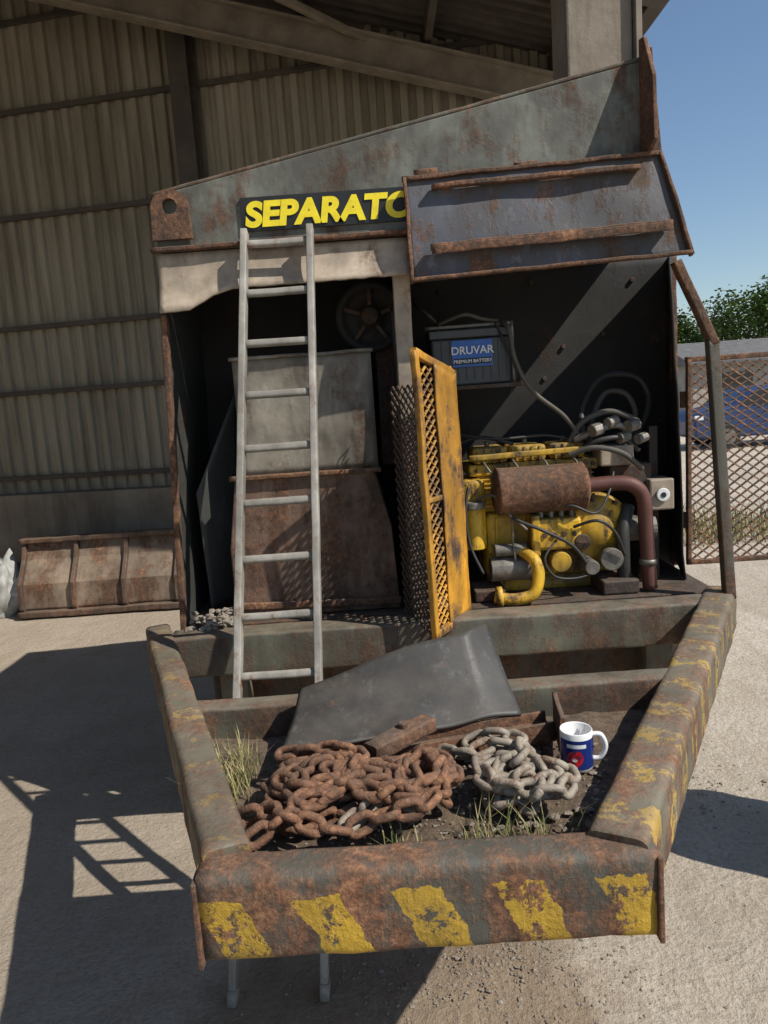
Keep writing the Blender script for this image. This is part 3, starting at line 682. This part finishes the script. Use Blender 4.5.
def rnd_path(cx,cy,rx,ry,n,z):
    out=[];a=random.random()*6
    for i in range(n):
        a+=random.uniform(1.3,2.6); q=random.uniform(.45,1.0); out.append((cx+rx*q*math.cos(a),cy+ry*q*math.sin(a),z))
    return out
heap1=lambda x,y: .04*math.exp(-((x+.18)**2/.012+(y-1.66)**2/.012))+.035*math.exp(-((x-.05)**2/.008+(y-1.64)**2/.010))
paths=[rnd_path(-.21,1.67,.15,.14,14,.93),rnd_path(.04,1.64,.13,.12,12,.93),rnd_path(-.20,1.64,.12,.11,11,.945),rnd_path(.05,1.63,.10,.10,10,.945),rnd_path(-.09,1.62,.16,.10,9,.95),
 [(-.16,1.60,.955),(-.25,1.54,.945),(-.33,1.49,.945),(-.41,1.49,.955),(-.39,1.58,.945),(-.33,1.57,.95),(-.25,1.51,.94),(-.16,1.49,.94),(-.06,1.52,.94),(.02,1.50,.94),(.08,1.56,.95)],
 [(-.32,1.81,.945),(-.20,1.77,.965),(-.10,1.70,.97),(-.12,1.60,.96),(-.22,1.58,.96),(-.30,1.64,.96)]]
chain_pile('rusty_chain',M['chainr'],paths,.078,.052,.0100,.06,heap1)
paths=[rnd_path(.26,1.69,.11,.12,9,.935),[(.10,1.86,.965),(.18,1.78,.955),(.26,1.80,.955),(.33,1.72,.945),(.36,1.62,.945),(.28,1.58,.945),(.36,1.56,.945),(.40,1.65,.945),(.32,1.71,.955)],
 rnd_path(.26,1.67,.12,.11,8,.945),[(.17,1.85,.955),(.24,1.85,.965),(.31,1.79,.96),(.30,1.71,.965),(.24,1.63,.965)],[(-.14,1.52,.96),(-.08,1.57,.985),(-.01,1.60,1.0),(.01,1.53,.97)]]
chain_pile('galvanised_chain',M['chaing'],paths,.080,.052,.0095,.05,lambda x,y:0)
# ---------------------------------------------------------------- grass
m,nt,b,co=newmat('grass_blade'); c=mix(nt,ramp(nt,nz(nt,co,14,3),[(.35,0.0),(.65,1.0)]),(.09,.13,.03),(.42,.34,.16)); nt.links.new(c,b.inputs['Base Color']); b.inputs['Roughness'].default_value=.6; M['grass']=m
def grass(name,spots,hmin,hmax,mat,w=.0016):
    V=[];Fc=[]
    for x,y,z in spots:
        a=random.random()*6.28; h=random.uniform(hmin,hmax); lean=random.uniform(.1,.9)*h; d=Vector((math.cos(a),math.sin(a),0)); s=Vector((-d.y,d.x,0))*w
        pts=[Vector((x,y,z)),Vector((x,y,z+h*.5))+d*lean*.3,Vector((x,y,z+h*.9))+d*lean]; o=len(V)
        V+=[pts[0]-s,pts[0]+s,pts[1]-s*.8,pts[1]+s*.8,pts[2]]; Fc+=[(o,o+1,o+3,o+2),(o+2,o+3,o+4)]
    return pydata(name,V,Fc,mat)
sp=[(random.gauss(-.46,.035),random.gauss(1.84,.08),.91) for _ in range(330)]+[(random.gauss(.17,.05),random.gauss(1.50,.03),.91) for _ in range(60)]+[(random.gauss(.3,.05),random.gauss(1.52,.02),.91) for _ in range(30)]+[(random.gauss(-.02,.02),random.gauss(1.50,.02),.91) for _ in range(25)]
grass('grass_tuft',sp,.03,.12,M['grass'])
# ---------------------------------------------------------------- drum added out of view on the right to cast the dark ground patch
dr=empty('added_shadow_drum')
lathe('shell',[(0,.86),(.27,.86),(.275,.88),(.285,.88),(.285,.60),(.292,.59),(.285,.58),(.285,.30),(.292,.29),(.285,.28),(.285,0),(0,0)],(2.05,2.50,0),M['side'],dr,40)
cyl('bung',(1.92,2.42,.86),(1.92,2.42,.885),.03,M['rust'],dr,12)
# ---------------------------------------------------------------- distance, right
M['stonewall']=plain('rendered_wall',(.34,.31,.27),.9,0,.2,3)
M['slate']=plain('grey_roof',(.13,.125,.12),.8,0,.3,5)
M['glass']=plain('dark_glass',(.02,.025,.03),.1,0,.1,5,0)
M['carblue']=plain('blue_car_paint',(.02,.045,.13),.3,0,.05,5,0)
M['tyre']=plain('tyre',(.02,.02,.02),.8)
hs=empty('outbuilding')
box('walls',10.6,16.6,25,29,0,2.45,M['stonewall'],hs,.02)
prism('roof',[(24.6,2.42),(27,3.15),(29.4,2.42),(29.4,2.32),(24.6,2.32)],10.3,16.9,M['slate'],hs,.01,'X')
box('window',11.6,12.6,24.96,24.99,1.0,2.0,M['glass'],hs,0); box('door',13.6,14.6,24.95,24.99,0,2.1,M['rustdark'],hs,.01)
car=empty('parked_car')
cp=[(8.3,.35),(8.25,.75),(8.45,1.0),(9.2,1.12),(9.75,1.50),(10.4,1.60),(11.4,1.58),(12.1,1.25),(12.35,1.05),(12.4,.4),(12.2,.3),(8.5,.3)]
prism('body',cp,19.4,21.0,M['carblue'],car,.06)
for a,b_,c_,d_ in(((9.4,1.13),(9.85,1.48),(10.5,1.54),(10.5,1.13)),((10.58,1.13),(10.58,1.54),(11.3,1.52),(11.8,1.15))): prism('side_window',[a,b_,c_,d_],19.37,19.39,M['glass'],car,0)
for x in(9.15,11.55):
    for y in(19.36,20.85): cyl('wheel',(x,y,.33),(x,y+.2,.33),.33,M['tyre'],car,28,b=.03); cyl('hub',(x,y-.01,.33),(x,y+.02,.33),.2,M['steel'],car,20)
box('headlamp',8.27,8.5,19.38,19.42,.8,.92,M['text'],car,.01)
m,nt,b,co=newmat('leaves'); c=mix(nt,ramp(nt,nz(nt,co,1.3,5),[(.35,0.0),(.65,1.0)]),(.035,.07,.015),(.14,.21,.04)); nt.links.new(c,b.inputs['Base Color']); b.inputs['Roughness'].default_value=.55; M['leaf']=m
M['bark']=plain('bark',(.12,.09,.06),.9,0,.3,6)
def tree(x,y,h,R,seed,zc=.60):
    random.seed(seed); t=empty('tree')
    trunk=[(x,y,0),(x+.1,y,h*.2),(x-.05,y+.1,h*.42),(x+.1,y,h*.7)]
    P=catmull(trunk,6); V=[];Fc=[]
    for i,(a,b_) in enumerate(zip(P,P[1:])):
        rad=.22*(1-i/len(P)*.8)*h/6; vv,ff=tube_data([a,b_],rad,8); o=len(V); V+=vv; Fc+=[tuple(o+k for k in q) for q in ff]
    lobes=[]
    for i in range(20):
        a=random.random()*6.28; e=random.uniform(-.6,1); rr=R*random.uniform(.3,.9)
        c=Vector((x+rr*math.cos(a)*math.cos(e*.8),y+rr*math.sin(a)*math.cos(e*.8),h*zc+e*h*.33)); lobes.append((c,R*random.uniform(.28,.5)))
        vv,ff=tube_data(catmull([(x,y,h*.35),((x+c.x)/2,(y+c.y)/2,(h*.4+c.z)/2+.1),c],4),.05*h/6,6); o=len(V); V+=vv; Fc+=[tuple(o+k for k in q) for q in ff]
    pydata('trunk_and_limbs',V,Fc,M['bark'],t,True)
    V=[];Fc=[]
    for c,r in lobes:
        for _ in range(420):
            d=Vector((random.gauss(0,1),random.gauss(0,1),random.gauss(0,1))).normalized()*r*random.uniform(.4,1.15)
            p=c+d; s=random.uniform(.06,.12)*R/2.2; u=Vector((random.gauss(0,1),random.gauss(0,1),random.gauss(0,.6))).normalized(); w=u.cross(Vector((random.random(),random.random(),1))).normalized()
            o=len(V); V+=[p-u*s,p-w*s*.6,p+u*s,p+w*s*.6]; Fc.append((o,o+1,o+2,o+3))
    pydata('crown',V,Fc,M['leaf'],t)
tree(15.3,31,5.0,2.0,3); tree(18.0,32,5.6,2.5,5); tree(14.8,36,5.0,1.8,8); tree(22.5,33,6.5,3,9)
random.seed(11)
V=[];Fc=[]
for _ in range(9000):
    x=random.uniform(3,40); y=42+random.uniform(-1,1); z=random.random()**1.2*(2.6+noise.noise(Vector((x*.5,0,0)))*1.0); s=.16
    u=Vector((random.gauss(0,1),random.gauss(0,1),random.gauss(0,1))).normalized(); w=u.cross(Vector((0,.3,1))).normalized(); p=Vector((x,y,z)); o=len(V)
    V+=[p-u*s,p-w*s*.6,p+u*s,p+w*s*.6]; Fc.append((o,o+1,o+2,o+3))
pydata('hedge',V,Fc,M['leaf'])
sp=[(random.uniform(2.6,6.5),random.uniform(8.2,9.6),0) for _ in range(1500)]
grass('weeds',sp,.1,.45,M['grass'],.008)
# ---------------------------------------------------------------- light, sky, camera
S=Vector((.85,-.50,1)).normalized()
sun=bpy.data.lights.new('sun','SUN'); sun.energy=5.0; sun.angle=math.radians(.5); sun.color=(1,.95,.86)
so=bpy.data.objects.new('sun',sun); link(so); so.rotation_euler=S.to_track_quat('Z','Y').to_euler(); so.location=(5,-3,8)
w=bpy.data.worlds.new('World'); scene.world=w; w.use_nodes=True; nt=w.node_tree; bg=nt.nodes['Background']
sky=nt.nodes.new('ShaderNodeTexSky'); sky.sky_type='NISHITA'; sky.sun_disc=False; sky.sun_elevation=math.asin(S.z); sky.sun_rotation=math.atan2(S.x,S.y)
sky.dust_density=.3; sky.ozone_density=3.0; sky.air_density=1.1
nt.links.new(sky.outputs[0],bg.inputs[0]); bg.inputs[1].default_value=.115
th=math.radians(8.6); ro=math.radians(4)
f=Vector((0,math.cos(th),-math.sin(th))); r0=Vector((1,0,0)); u0=Vector((0,math.sin(th),math.cos(th)))
r=r0*math.cos(ro)-u0*math.sin(ro); u=u0*math.cos(ro)+r0*math.sin(ro)
cam=bpy.data.cameras.new('camera'); cam.sensor_fit='VERTICAL'; cam.sensor_height=36; cam.lens=26; cam.clip_end=1500; cam.clip_start=.05
co_=bpy.data.objects.new('camera',cam); link(co_)
co_.matrix_world=Matrix(((r.x,u.x,-f.x,0),(r.y,u.y,-f.y,0),(r.z,u.z,-f.z,1.9),(0,0,0,1)))
scene.camera=co_
scene.view_settings.view_transform='Standard'; scene.view_settings.look='None'; scene.view_settings.exposure=0
